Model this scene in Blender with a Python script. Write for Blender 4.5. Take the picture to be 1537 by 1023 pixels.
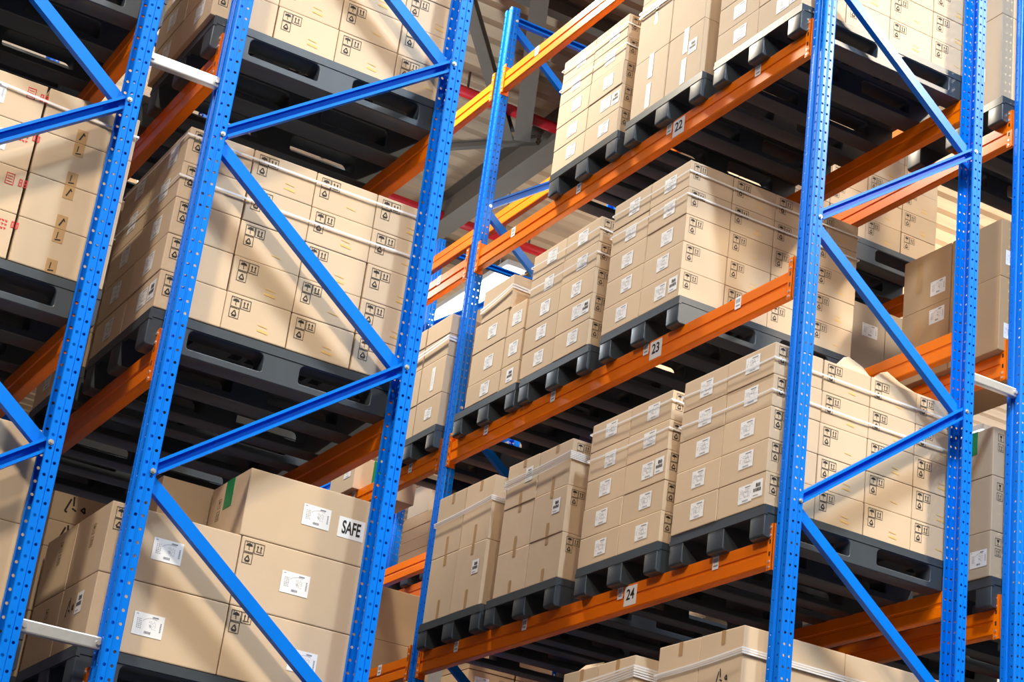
import bpy, bmesh, math, random
from mathutils import Matrix, Vector

random.seed(7)
S = bpy.context.scene
COL = S.collection
for o in list(bpy.data.objects):
    bpy.data.objects.remove(o)

# ------------------------------------------------------------------ camera
cam_data = bpy.data.cameras.new('camera')
cam = bpy.data.objects.new('camera', cam_data)
COL.objects.link(cam)
cam_data.sensor_fit = 'HORIZONTAL'
cam_data.sensor_width = 36.0
cam_data.lens = 2910.7 / 1537 * 36.0
cam_data.clip_start, cam_data.clip_end = 0.1, 200
R3 = ((0.85919928, -0.29364652, -0.41898486),
      (-0.4965965, -0.28149707, -0.82106718),
      (0.12316051, 0.91352675, -0.38768591))
CAM = (-5.17064675, -7.04570736, 1.55)
cam.matrix_world = Matrix([list(R3[i]) + [CAM[i]] for i in range(3)] + [[0, 0, 0, 1]])
S.camera = cam

# ------------------------------------------------------------------ world, exposure
S.view_settings.view_transform = 'Standard'
S.view_settings.look = 'None'
S.view_settings.exposure = 0.0
S.view_settings.gamma = 1.0
S.view_settings.use_curve_mapping = False
W_ = bpy.data.worlds.new('world')
S.world = W_
W_.use_nodes = True
W_.node_tree.nodes['Background'].inputs[0].default_value = (1.0, 0.93, 0.85, 1)
W_.node_tree.nodes['Background'].inputs[1].default_value = 0.002

# high-bay lamps, some of them added for fill: (x, y, z, length, watts down, watts up, colour, fixture label)
COOL, WARM = (0.87, 1.0, 1.1), (1.0, 0.85, 0.64)
LAMPS = [
    (-0.8, -3.1, 10.4, 0.9, 480, 12, COOL, 'white strip lamp hanging over the cross aisle, in front of the middle aisle'),
    (-7.0, -4.6, 10.3, 1.1, 880, 12, WARM, 'warm strip lamp hanging over the cross aisle, in front of the left racks'),
    (-4.4, -8.0, 10.3, 1.4, 620, 12, WARM, 'warm strip lamp hanging farther back over the cross aisle'),  # added fill, warms the aisle-facing carton sides
    (3.4, -4.0, 10.4, 1.1, 900, 12, WARM, 'warm strip lamp hanging over the cross aisle, in front of the right racks'),  # added warm fill for the end faces of the right rack
    (-0.95, 4.3, 10.4, 1.2, 640, 12, (1.0, 0.89, 0.70), 'white strip lamp hanging over the aisle above the topmost pallets'),
    (-0.95, 9.0, 9.3, 1.2, 160, 260, COOL, 'white strip lamp hanging over the aisle beyond the far blue upright'),  # out of view, hung low with a strong uplight to brighten the roof
    (3.5, 11.5, 10.45, 2.9, 500, 10, COOL, 'long glowing strip lamp seen below the roof behind the far upright'),
    (3.5, 17.5, 10.45, 2.9, 120, 10, COOL, 'white strip lamp deep in the aisle behind the right racks'),
    (-0.95, 14.0, 9.3, 1.2, 120, 170, WARM, 'white strip lamp deep in the middle aisle'),  # out of view, added to light the roof sheets from below
    (8.2, 9.0, 9.3, 2.6, 120, 190, WARM, 'white strip lamp over the farthest aisle, nearer one'),  # added out of view as uplight for the roof on the right
    (8.2, 15.0, 9.3, 2.6, 120, 260, WARM, 'white strip lamp over the farthest aisle, farther one'),  # second added uplight, evens out the roof farther in
]

# ------------------------------------------------------------------ dimensions
WD = 1.1                      # frame depth
BW, BD = 0.113, 0.0636        # upright width / depth
LB = 3.786                    # bay length
LV = {86: 8.6247, 72: 7.2185, 58: 5.8124, 44: 4.4063, 30: 3.0001}
PP = 0.7528                   # bracing pitch
GAP = 0.3135
XA, XB = 0.0, -3.108
XC, XD = XB - GAP - WD, WD + GAP
TOP = 9.2

# ------------------------------------------------------------------ materials
def mat(name, col, rough=0.5, metal=0.0, noise=0.0, scale=12.0, rnd=0.0, coat=0.0, bump=0.0, stretch=(1, 1, 1), spec=0.5):
    m = bpy.data.materials.new(name)
    m.use_nodes = True
    nt = m.node_tree
    b = nt.nodes['Principled BSDF']
    b.inputs['Roughness'].default_value = rough
    b.inputs['Metallic'].default_value = metal
    b.inputs['Specular IOR Level'].default_value = spec
    if coat:
        b.inputs['Coat Weight'].default_value = coat
        b.inputs['Coat Roughness'].default_value = 0.12
    tc = nt.nodes.new('ShaderNodeTexCoord')
    mp = nt.nodes.new('ShaderNodeMapping')
    mp.inputs['Scale'].default_value = stretch
    nt.links.new(tc.outputs['Object'], mp.inputs['Vector'])
    nz = nt.nodes.new('ShaderNodeTexNoise')
    nz.inputs['Scale'].default_value = scale
    nz.inputs['Detail'].default_value = 5
    nt.links.new(mp.outputs[0], nz.inputs['Vector'])
    hs = nt.nodes.new('ShaderNodeHueSaturation')
    hs.inputs['Color'].default_value = (*col, 1)
    ma = nt.nodes.new('ShaderNodeMath')
    ma.operation = 'MULTIPLY_ADD'
    nt.links.new(nz.outputs['Fac'], ma.inputs[0])
    ma.inputs[1].default_value = noise
    ma.inputs[2].default_value = 1.0 - noise * 0.5
    if rnd:
        oi = nt.nodes.new('ShaderNodeObjectInfo')
        mb = nt.nodes.new('ShaderNodeMath')
        mb.operation = 'MULTIPLY_ADD'
        nt.links.new(oi.outputs['Random'], mb.inputs[0])
        mb.inputs[1].default_value = rnd
        mb.inputs[2].default_value = 1.0 - rnd * 0.5
        mc = nt.nodes.new('ShaderNodeMath')
        mc.operation = 'MULTIPLY'
        nt.links.new(ma.outputs[0], mc.inputs[0])
        nt.links.new(mb.outputs[0], mc.inputs[1])
        nt.links.new(mc.outputs[0], hs.inputs['Value'])
    else:
        nt.links.new(ma.outputs[0], hs.inputs['Value'])
    nt.links.new(hs.outputs[0], b.inputs['Base Color'])
    if bump:
        bp = nt.nodes.new('ShaderNodeBump')
        bp.inputs['Strength'].default_value = bump
        bp.inputs['Distance'].default_value = 0.01
        nt.links.new(nz.outputs['Fac'], bp.inputs['Height'])
        nt.links.new(bp.outputs[0], b.inputs['Normal'])
    return m

M = {}
M['blue'] = mat('blue_powder_coat', (0.0, 0.175, 0.80), 0.33, 0, 0.25, 7, 0.06, 0.0, 0.02, (1, 1, 0.25), 0.22)
M['orange'] = mat('orange_powder_coat', (0.86, 0.185, 0.001), 0.27, 0, 0.28, 6, 0.06, 0.0, 0.0, (1, 0.2, 1), 0.4)
M['zinc'] = mat('galvanised_steel', (0.72, 0.74, 0.77), 0.32, 0.7, 0.2, 30)
M['bolt'] = mat('bolt_steel', (0.8, 0.8, 0.8), 0.3, 0.8)
M['card'] = mat('cardboard', (0.58, 0.445, 0.31), 0.78, 0, 0.10, 9, 0.14, 0, 0.04)
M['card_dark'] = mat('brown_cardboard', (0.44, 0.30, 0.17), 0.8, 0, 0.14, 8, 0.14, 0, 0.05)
M['card_grey'] = mat('greyish_cardboard', (0.47, 0.385, 0.29), 0.75, 0, 0.10, 9, 0.10, 0, 0.04)
M['tape'] = mat('packing_tape', (0.44, 0.27, 0.125), 0.35, 0, 0.12, 30, 0.1, 0.2)
M['clear_tape'] = mat('pale_tape', (0.80, 0.78, 0.74), 0.3, 0, 0.05, 30)
M['paper'] = mat('label_paper', (0.80, 0.82, 0.86), 0.6, 0, 0.03, 30)
M['print'] = mat('grey_print', (0.22, 0.24, 0.29), 0.7)
M['ink'] = mat('black_ink', (0.012, 0.011, 0.012), 0.7)
M['red'] = mat('red_print', (0.62, 0.025, 0.035), 0.7)
M['ochre'] = mat('faded_ochre_print', (0.72, 0.47, 0.16), 0.8)
M['green'] = mat('green_tape', (0.01, 0.22, 0.085), 0.4, 0, 0.1, 20)
M['plastic'] = mat('dark_grey_plastic', (0.043, 0.056, 0.073), 0.40, 0, 0.35, 14, 0.12, 0, 0.05)
M['band'] = mat('white_stretch_band', (0.78, 0.78, 0.80), 0.35, 0, 0.08, 20)
M['roof'] = mat('beige_roof_sheet', (0.46, 0.33, 0.215), 0.6, 0, 0.65, 1.2, 0, 0, 0, (0.25, 5, 1))
M['steel'] = mat('grey_brown_steelwork', (0.115, 0.095, 0.078), 0.55, 0, 0.2, 6)
M['pipe'] = mat('red_pipe_paint', (0.55, 0.012, 0.02), 0.35)
M['floor'] = mat('grey_concrete', (0.03, 0.029, 0.028), 0.5, 0, 0.2, 2)
M['wall'] = mat('grey_wall_cladding', (0.20, 0.18, 0.16), 0.6, 0, 0.1, 2)
M['white'] = mat('white_enamel', (0.8, 0.8, 0.8), 0.4)
def emis(name, col, st):
    m = bpy.data.materials.new(name); m.use_nodes = True
    b = m.node_tree.nodes['Principled BSDF']
    b.inputs['Emission Color'].default_value = (*col, 1)
    b.inputs['Emission Strength'].default_value = st
    b.inputs['Base Color'].default_value = (0.8, 0.8, 0.8, 1)
    return m
M['daylight'] = emis('daylit_pane', (0.92, 0.98, 1.04), 2.0)  # glow of the added fill panels under the roof
M['daylight_dim'] = emis('daylit_pane_side', (1.0, 0.96, 0.9), 7.0)  # glow of the added fill panels on the right wall
M['glow'] = emis('lamp_diffuser', (1, 0.97, 0.93), 6.0)

# ------------------------------------------------------------------ mesh helpers
def mesh(name, verts, faces, mats, fm=None, smooth=False):
    me = bpy.data.meshes.new(name)
    me.from_pydata(verts, [], faces)
    for m in mats:
        me.materials.append(M[m])
    if fm:
        me.polygons.foreach_set('material_index', fm)
    if smooth:
        me.polygons.foreach_set('use_smooth', [True] * len(me.polygons))
    me.update()
    return me

def obj(name, me, parent=None, loc=(0, 0, 0)):
    o = bpy.data.objects.new(name, me)
    COL.objects.link(o)
    o.location = loc
    if parent:
        o.parent = parent
    return o

def tag(o, label, cat, group=None, kind=None):
    if label: o['label'] = label
    if cat: o['category'] = cat
    if group: o['group'] = group
    if kind: o['kind'] = kind
    return o

class MB:
    def __init__(s):
        s.v, s.f, s.m = [], [], []
    def poly(s, pts, mi=0):
        n = len(s.v)
        s.v += [tuple(p) for p in pts]
        s.f.append(list(range(n, n + len(pts)))); s.m.append(mi)
    def box(s, a, b, mi=0):
        x0, y0, z0 = a; x1, y1, z1 = b
        n = len(s.v)
        s.v += [(x0, y0, z0), (x1, y0, z0), (x1, y1, z0), (x0, y1, z0), (x0, y0, z1), (x1, y0, z1), (x1, y1, z1), (x0, y1, z1)]
        for q in ((0, 3, 2, 1), (4, 5, 6, 7), (0, 1, 5, 4), (1, 2, 6, 5), (2, 3, 7, 6), (3, 0, 4, 7)):
            s.f.append([n + i for i in q]); s.m.append(mi)
    def prism(s, prof, A, B, mi=0, ends=True):
        """prof: list of 3D offsets (counter-clockwise seen from A looking away); swept from A to B"""
        n = len(s.v); k = len(prof)
        for P in (A, B):
            for q in prof:
                s.v.append((P[0] + q[0], P[1] + q[1], P[2] + q[2]))
        for i in range(k):
            j = (i + 1) % k
            s.f.append([n + i, n + j, n + k + j, n + k + i]); s.m.append(mi)
        if ends:
            s.f.append([n + i for i in range(k)][::-1]); s.m.append(mi)
            s.f.append([n + k + i for i in range(k)]); s.m.append(mi)
    def cyl(s, c, ax, r, h, seg=12, mi=0):
        u = Vector(ax).normalized()
        a = u.orthogonal().normalized(); b = u.cross(a)
        pr = [a * (r * math.cos(t * 2 * math.pi / seg)) + b * (r * math.sin(t * 2 * math.pi / seg)) for t in range(seg)]
        c = Vector(c)
        s.prism(pr, c, c + u * h, mi)
    def build(s, name, mats, smooth=False, fix=True):
        me = mesh(name, s.v, s.f, mats, s.m, smooth)
        if fix:
            bm = bmesh.new(); bm.from_mesh(me)
            bmesh.ops.recalc_face_normals(bm, faces=bm.faces)
            bm.to_mesh(me); bm.free()
        return me

def bevel(me, w, seg=2, ang=0.6):
    bm = bmesh.new(); bm.from_mesh(me)
    es = [e for e in bm.edges if len(e.link_faces) == 2 and e.calc_face_angle(0) > ang]
    bmesh.ops.bevel(bm, geom=es, offset=w, segments=seg, profile=0.6, affect='EDGES')
    bm.to_mesh(me); bm.free()
    return me

# ------------------------------------------------------------------ the setting
def structure(name, me, loc=(0, 0, 0)):
    o = obj(name, me, None, loc); o['kind'] = 'structure'; return o

b = MB(); b.box((-16, -20, -0.2), (16, 26, 0)); structure('floor', b.build('floor', ['floor']))
b = MB()
ZR = 12.0
y = -20.0
pts = []
while y < 26:
    pts += [(y, 0), (y + 0.20, 0), (y + 0.235, 0.045), (y + 0.265, 0.045)]
    y += 0.30
for (p, q) in zip(pts[:-1], pts[1:]):
    b.poly([(-16, p[0], ZR + p[1]), (16, p[0], ZR + p[1]), (16, q[0], ZR + q[1]), (-16, q[0], ZR + q[1])])
b.box((-16, -20, ZR + 0.06), (16, 26, ZR + 0.12))
structure('ceiling', b.build('ceiling', ['roof'], fix=False))
b = MB(); b.box((-16, 26, 0), (16, 26.2, 12.1)); structure('wall_far', b.build('wall_far', ['wall']))
b = MB(); b.box((16, -20, 0), (16.2, 26, 12.1)); structure('wall_right', b.build('wall_right', ['wall']))

b = MB()
b.box((-16, -20.2, 0), (16, -20, 12.1)); structure('wall_near', b.build('wall_near', ['wall']))
for k in range(6):                       # unseen glowing panels added over the cross aisle as soft front fill
    b = MB(); b.box((-13.5 + k * 4.0, -6.5, 11.88), (-10.7 + k * 4.0, -1.0, 11.94))
    structure('window_%d' % (k + 1), b.build('window', ['daylight']))
for k in range(6):                       # unseen glowing panels added on the right-hand wall to light the roof
    b = MB(); b.box((15.90, -4.0 + k * 5.0, 7.6), (15.96, 0.2 + k * 5.0, 10.9))
    structure('window_%d' % (k + 7), b.build('window', ['daylight_dim']))
b = MB(); b.box((-16.2, -20, 0), (-16, 26, 12.1)); structure('wall_left', b.build('wall_left', ['wall']))

# ------------------------------------------------------------------ lamps
def make_lamp(x, y, z, ln, wd, wu, colr, label):
    e = obj('strip_lamp', None, None, (x, y, z))
    tag(e, label, 'lamp')
    h = MB(); h.box((-0.13, -ln / 2, 0.03), (0.13, ln / 2, 0.10)); obj('housing', bevel(h.build('housing', ['white']), 0.02), e)
    d = MB(); d.box((-0.11, -ln / 2 + 0.02, -0.03), (0.11, ln / 2 - 0.02, 0.03)); obj('diffuser', bevel(d.build('diffuser', ['glow']), 0.025, 3), e)
    for s in (-1, 1):
        c = MB(); c.cyl((0, s * ln * 0.35, 0.10), (0, 0, 1), 0.006, ZR - z - 0.10, 6)
        obj('hanger_rod', c.build('hanger_rod', ['steel']), e)
    for nm, rot, w, dz in (('downlight', 0, wd, -0.05), ('uplight', math.pi, wu, 0.14)):
        L = bpy.data.lights.new(nm, 'AREA')
        L.shape = 'RECTANGLE'; L.size = 0.24; L.size_y = ln - 0.06
        L.energy = w; L.color = colr
        lo = bpy.data.objects.new(nm, L); COL.objects.link(lo)
        lo.parent = e; lo.location = (0, 0, dz); lo.rotation_euler = (rot, 0, 0)
for a in LAMPS:
    make_lamp(*a)

# ------------------------------------------------------------------ upright frames
def upright_mesh():
    """C-shaped perforated post, front face at x=0, width along y, open to +x"""
    d, w = BD, BW
    half = [((d, 0.013), (d, 0.0), []),
            ((d, 0.0), (0.034, 0.0), [(0.5, 0.0068)]),
            ((0.034, 0.0), (0.030, 0.003), []),
            ((0.030, 0.003), (0.006, 0.003), [(0.45, 0.0068)]),
            ((0.006, 0.003), (0.0, 0.009), []),
            ((0.0, 0.009), (0.0, 0.038), [(0.55, 0.0062)]),
            ((0.0, 0.038), (0.011, 0.046), []),
            ((0.011, 0.046), (0.011, w / 2), [])]
    segs = half + [((q[0], w - q[1]), (p[0], w - p[1]), [(1 - f, r) for f, r in h]) for p, q, h in half[::-1]]
    pitch = PP / 14
    V, F = [], []
    ph = (6.081 % pitch) - pitch / 2
    n = int((TOP - ph) / pitch)
    for p, q, holes in segs:
        dx, dy = q[0] - p[0], q[1] - p[1]
        ln = math.hypot(dx, dy)
        def P(t, z): return (p[0] + dx * t, p[1] + dy * t, z)
        if not holes:
            k = len(V); V += [P(0, 0), P(1, 0), P(1, TOP), P(0, TOP)]; F.append((k, k + 1, k + 2, k + 3)); continue
        f, r = holes[0]
        zs = ph + n * pitch
        for a, c in ((0, ph), (zs, TOP)):
            k = len(V); V += [P(0, a), P(1, a), P(1, c), P(0, c)]; F.append((k, k + 1, k + 2, k + 3))
        for i in range(n):
            z0 = ph + i * pitch; zc = z0 + pitch / 2
            k = len(V)
            out = [(1, z0 + pitch / 2), (1, z0 + pitch), (f, z0 + pitch), (0, z0 + pitch), (0, zc), (0, z0), (f, z0), (1, z0)]
            V += [P(*o) for o in out]
            V += [P(f + r / ln * math.cos(a * math.pi / 4), zc + r * math.sin(a * math.pi / 4)) for a in range(8)]
            for a in range(8):
                e = (a + 1) % 8
                F.append((k + a, k + e, k + 8 + e, k + 8 + a))
    me = mesh('upright', V, F, ['blue'])
    bm = bmesh.new(); bm.from_mesh(me)
    bmesh.ops.remove_doubles(bm, verts=bm.verts, dist=0.0001)
    bmesh.ops.recalc_face_normals(bm, faces=bm.faces)
    # outward = away from the post axis
    bm.faces.ensure_lookup_table()
    s = sum((f.normal.x * (f.calc_center_median().x - 0.04) + f.normal.y * (f.calc_center_median().y - w / 2)) for f in bm.faces)
    if s < 0:
        bmesh.ops.reverse_faces(bm, faces=bm.faces)
    ret = bmesh.ops.solidify(bm, geom=bm.faces[:], thickness=0.0024)
    bm.to_mesh(me); bm.free()
    return me
UPR = upright_mesh()

def brace_mesh(p, q, y0, openfront, name='brace'):
    """C channel between p=(x,z) and q in the plane of the frame"""
    A, B = Vector((p[0], 0, p[1])), Vector((q[0], 0, q[1]))
    u = (B - A).normalized()
    n = Vector((-u.z, 0, u.x))
    if n.z < 0: n = -n
    Y = Vector((0, 1, 0))
    h, dp, t = 0.026, 0.036, 0.004
    if openfront:
        pr = [(-h, dp), (h, dp), (h, 0.0), (h - 0.012, 0), (h - 0.012, t), (h - t, t), (h - t, dp - t), (-h + t, dp - t), (-h + t, t), (-h + 0.012, t), (-h + 0.012, 0), (-h, 0)]
    else:
        pr = [(-h, 0), (h, 0), (h, dp), (h - t, dp), (h - t, t), (-h + t, t), (-h + t, dp), (-h, dp)]
    prof = [n * a + Y * c for a, c in pr]
    m = MB()
    m.prism(prof, A + Y * y0, B + Y * y0)
    return m.build(name, ['blue'])

def frame(label, x0, y0, left_node, group, top=False):
    """left_node: height of one bracing node on the left post"""
    e = tag(obj('upright_frame', None, None, (x0, y0, 0)), label, 'rack frame', group)
    l = obj('upright', UPR, e)
    r = obj('upright', UPR, e, (WD, BW, 0)); r.rotation_euler = (0, 0, math.pi)
    for px in (0, WD):
        m = MB(); s = 1 if px == 0 else -1
        m.box((min(px - s * 0.02, px + s * 0.11), -0.02, 0.0), (max(px - s * 0.02, px + s * 0.11), BW + 0.02, 0.008))
        obj('base_plate', m.build('base_plate', ['blue']), e)
    xl, xr = 0.051, WD - 0.051
    zl = left_node % (2 * PP)
    nodes = []
    z = zl if zl > 0.05 else zl + 2 * PP
    while z < TOP - 0.05:
        nodes.append(('L', z)); z += 2 * PP
    z = (left_node + PP) % (2 * PP)
    while z < TOP - 0.05:
        if z > 0.05: nodes.append(('R', z))
        z += 2 * PP
    nodes.sort(key=lambda a: a[1])
    bm = MB()
    for i, (s, z) in enumerate(nodes):
        m = MB(); x = xl if s == 'L' else xr
        m.cyl((x, 0.0035, z), (0, -1, 0), 0.012, 0.009, 6)
        m.cyl((x, -0.005, z), (0, -1, 0), 0.006, 0.006, 8)
        obj('bolt', m.build('bolt', ['bolt']), e)
        if i + 1 < len(nodes):
            z2 = nodes[i + 1][1]
            if s == 'L':   # rising to the right: open channel at the front
                obj('brace', brace_mesh((xl + 0.012, z + 0.02), (xr - 0.0, z2 - 0.0), 0.008, True), e)
            else:          # falling to the right: closed back at the front
                obj('brace', brace_mesh((xl + 0.0, z2 - 0.022), (xr + 0.0, z - 0.018), 0.034, False), e)
    if top:
        obj('brace', brace_mesh((xl, TOP - 0.09), (xr, TOP - 0.09), 0.008, True), e)
    obj_name = e
    return e

zA, zB = 6.081, 5.351
frame('blue upright frame at the near end of the right rack, beside the number plates', XA, 0, zA, 'near upright frames')
frame('blue upright frame second in depth, standing beyond the far ends of the numbered beams', XA, LB, zA, 'far upright frames', True)
frame('blue upright frame nearest the left edge but one, with the lettered box behind', XB, 0, zB, 'near upright frames')
frame('blue upright frame at the left edge of the photo, before the red-marked cartons', XC, 0, zB + PP, 'near upright frames')
frame('blue upright frame at the right edge of the photo, behind the short grey tie bar', XD, 0, zA + PP, 'near upright frames')
frame('blue upright frame deep behind the right rack, its top under the roof', XD, LB, zA + PP, 'far upright frames', True)
frame('blue upright frame hidden deep behind the stacks of the middle left rack', XB, LB, zB, 'far upright frames')
frame('blue upright frame third in depth, hidden behind the left stacks and posts', XA, 2 * LB, zA, 'far upright frames', True)
frame('blue upright frame third in depth of the rack behind, hidden by stacks', XD, 2 * LB, zA + PP, 'far upright frames', True)
frame('blue upright frame hidden deep behind the stacks at the left edge', XC, LB, zB + PP, 'far upright frames')

# ------------------------------------------------------------------ beams
def beam_mesh(y0, y1):
    pr = [(0, 0), (0, -0.056), (0.006, -0.060), (0.006, -0.070), (0.0, -0.075), (0.0, -0.128), (0.006, -0.136), (0.046, -0.136),
          (0.050, -0.130), (0.050, -0.078), (0.045, -0.073), (0.045, -0.062), (0.050, -0.057), (0.050, 0.0)]
    m = MB()
    m.prism([(x, 0, z) for x, z in pr], (0, y0, 0), (0, y1, 0))
    return m.build('beam', ['orange'])
def connector_mesh(side):
    """side=+1: at the near post (plate on the far flank of that post); -1: at the far post"""
    m = MB()
    t = 0.005
    ys = (0, 0.042 * side)
    m.box((-0.006, min(ys), -0.160), (0.0, max(ys), 0.070), 0)
    m.box((-0.006, min(0, t * side), -0.160), (0.062, max(0, t * side), 0.070), 0)
    for z in (0.052, 0.012, -0.118, -0.146):
        m.cyl((-0.006, 0.024 * side, z), (-1, 0, 0), 0.007, 0.004, 8, 1)
    m.box((-0.0068, min(0.018 * side, 0.029 * side), -0.03), (-0.005, max(0.018 * side, 0.029 * side), -0.008), 2)
    m.box((-0.0068, min(0.018 * side, 0.029 * side), -0.09), (-0.005, max(0.018 * side, 0.029 * side), -0.068), 2)
    return m.build('connector', ['orange', 'bolt', 'ink'])
BM = beam_mesh(BW + 0.002, LB - 0.002)
CN1, CN2 = connector_mesh(1), connector_mesh(-1)

def text_mesh(txt, size, sx=1.0, ext=0.0008, bold=0.0):
    c = bpy.data.curves.new('t', 'FONT'); c.body = txt; c.size = size
    c.align_x = 'CENTER'; c.align_y = 'CENTER'; c.extrude = ext; c.offset = bold
    o = bpy.data.objects.new('t', c); COL.objects.link(o)
    dg = bpy.context.evaluated_depsgraph_get()
    me = bpy.data.meshes.new_from_object(o.evaluated_get(dg))
    bpy.data.objects.remove(o)
    for v in me.vertices: v.co.x *= sx
    me.materials.clear(); me.materials.append(M['ink'])
    return me
ROTX = Matrix(((0, 0, -1, 0), (-1, 0, 0, 0), (0, 1, 0, 0), (0, 0, 0, 1)))   # (u,v,n) -> (-n, -u, v): on a face looking to -x
ROTY = Matrix(((1, 0, 0, 0), (0, 0, -1, 0), (0, 1, 0, 0), (0, 0, 0, 1)))    # (u,v,n) -> (u, -n, v): on a face looking to -y

def sticker_mesh():
    m = MB()
    m.box((-0.0006, -0.026, -0.034), (0.0, 0.026, 0.034), 0)
    for i in range(7):
        y = -0.018 + i * 0.0055
        m.box((-0.001, y, 0.0), (-0.0005, y + 0.003, 0.022), 1)
    m.box((-0.001, -0.018, -0.02), (-0.0005, 0.016, -0.012), 1)
    return m.build('barcode_sticker', ['paper', 'print'])
STK = sticker_mesh()

def beam(label, x, yoff, z, right=False, number=None, stickers=()):
    e = tag(obj('pallet_beam', None, None, (x, yoff, z)), label, 'rack beam')
    if right:
        e.rotation_euler = (0, 0, math.pi); e.location = (x, yoff + LB + BW, z)
    obj('rail', BM, e)
    # local frame runs from the post at y=0 to the post at y=LB
    obj('connector', CN1, e, (0, BW + 0.0005, 0)); obj('connector', CN2, e, (0, LB - 0.0005, 0))
    for y in stickers:
        obj('barcode_sticker', STK, e, (-0.0002, y, -0.032 + random.uniform(-0.004, 0.004)))
    if number:
        m = MB(); m.box((-0.0012, -0.058, -0.054), (0.0, 0.058, 0.054), 0)
        p = obj('number_plate', m.build('number_plate', ['paper']), e, (-0.0005, 1.345, -0.064)); p['label'] = 'white plate with the black number ' + number
        t = text_mesh(number, 0.082, 0.95, 0.0006, 0.0012); t.transform(ROTX)
        obj('digits', t, p, (-0.0016, 0, 0.004))
    return e

st = (0.585, 1.448, 2.455, 3.28)
beam('orange front beam with the white high plate numbered 22, under the highest pallets', XA, 0, LV[72], False, '22', st)
beam('orange front beam with the white middle plate numbered 23, in the middle', XA, 0, LV[58], False, '23', st)
beam('orange front beam with the white plate numbered 24, lowest of the three', XA, 0, LV[44], False, '24', st)
beam('empty orange front beam at the top, meeting the post under the roof', XA, 0, LV[86], False, None, (3.3,))
for lv, nm in ((86, 'topmost'), (72, 'upper'), (58, 'middle'), (44, 'lowest')):
    beam('orange front beam running on beyond the far post, %s of those four' % nm, XA, LB, LV[lv], False, None, (0.55, 1.45) if lv != 86 else ())
RT = {86: 'under the roof, touching no pallets', 72: 'behind the high plate numbered 22', 58: 'behind the middle plate numbered 23', 44: 'behind the low plate numbered 24'}
for lv in (86, 72, 58, 44):
    beam('orange rear beam of the right rack, ' + RT[lv], XA + WD, 0, LV[lv], True)
    beam('orange rear beam beyond the far post, level ' + RT[lv].replace('behind', 'with'), XA + WD, LB, LV[lv], True)
    beam('orange front beam of the rack behind, level ' + RT[lv].replace('behind', 'with'), XD, 0, LV[lv])
    beam('orange rear beam of the rack behind, level ' + RT[lv].replace('behind', 'with'), XD + WD, 0, LV[lv], True)
beam('orange beam deep behind the far post, under a flat brown stack', XD, LB, LV[58])
beam('orange rear beam deep behind the far post, under a flat brown stack', XD + WD, LB, LV[58], True)
for lv, nm in ((58, 'top'), (44, 'middle'), (30, 'lowest')):
    beam('orange beam on the left side of the middle left rack, %s of three' % nm, XB, 0, LV[lv], False, None, (2.2,))
    beam('orange beam on the aisle side of the middle left rack, %s of three' % nm, XB + WD, 0, LV[lv], True)
    beam('orange beam on the right of the left-edge rack, %s of three' % nm, XC + WD, 0, LV[lv], True)
    beam('orange beam on the far left of the left-edge rack, %s of three' % nm, XC, 0, LV[lv])
beam('orange front beam below the low plate numbered 24, under the lowest cartons', XA, 0, LV[30])
beam('orange rear beam below the level of plate 24, under the lowest cartons', XA + WD, 0, LV[30], True)
beam('orange front beam of the rack behind, at the lowest visible level', XD, 0, LV[30])
beam('orange rear beam of the rack behind, at the lowest visible level', XD + WD, 0, LV[30], True)

def spacer(label, x0, x1, z):
    m = MB()
    prof = [(0, 0.0, -0.025), (0, 0.034, -0.025), (0, 0.034, 0.025), (0, 0.0, 0.025)]
    m.prism(prof, (0, 0, 0), (x1 - x0, 0, 0))
    o = obj('row_spacer', bevel(m.build('row_spacer', ['zinc']), 0.006), None, (x0, 0.03, z))
    tag(o, label, 'tie bar', 'row spacers')
    for x in (0.012, x1 - x0 - 0.012):
        m = MB(); m.cyl((x, 0, 0), (0, -1, 0), 0.01, 0.008, 6)
        obj('bolt', m.build('bolt', ['bolt']), o)
spacer('silver tie bar between the two left posts, near the top', XC + WD, XB, 5.595)
spacer('silver tie bar between the two left posts, near the bottom corner', XC + WD, XB, 3.148)
spacer('silver tie bar between the two right-hand posts', XA + WD, XD, 5.55)

# ------------------------------------------------------------------ pallets
PX, PY, PH = 1.2, 0.80, 0.158
def grid_plate(xs, ys, z0, z1, solid):
    m = MB()
    nx, ny = len(xs) - 1, len(ys) - 1
    def ok(i, j): return 0 <= i < nx and 0 <= j < ny and solid(i, j)
    for i in range(nx):
        for j in range(ny):
            if not ok(i, j): continue
            a, b_, c, d = xs[i], xs[i + 1], ys[j], ys[j + 1]
            m.poly([(a, c, z1), (b_, c, z1), (b_, d, z1), (a, d, z1)])
            m.poly([(a, d, z0), (b_, d, z0), (b_, c, z0), (a, c, z0)])
            if not ok(i - 1, j): m.poly([(a, d, z0), (a, c, z0), (a, c, z1), (a, d, z1)])
            if not ok(i + 1, j): m.poly([(b_, c, z0), (b_, d, z0), (b_, d, z1), (b_, c, z1)])
            if not ok(i, j - 1): m.poly([(a, c, z0), (b_, c, z0), (b_, c, z1), (a, c, z1)])
            if not ok(i, j + 1): m.poly([(b_, d, z0), (a, d, z0), (a, d, z1), (b_, d, z1)])
    return m
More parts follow.
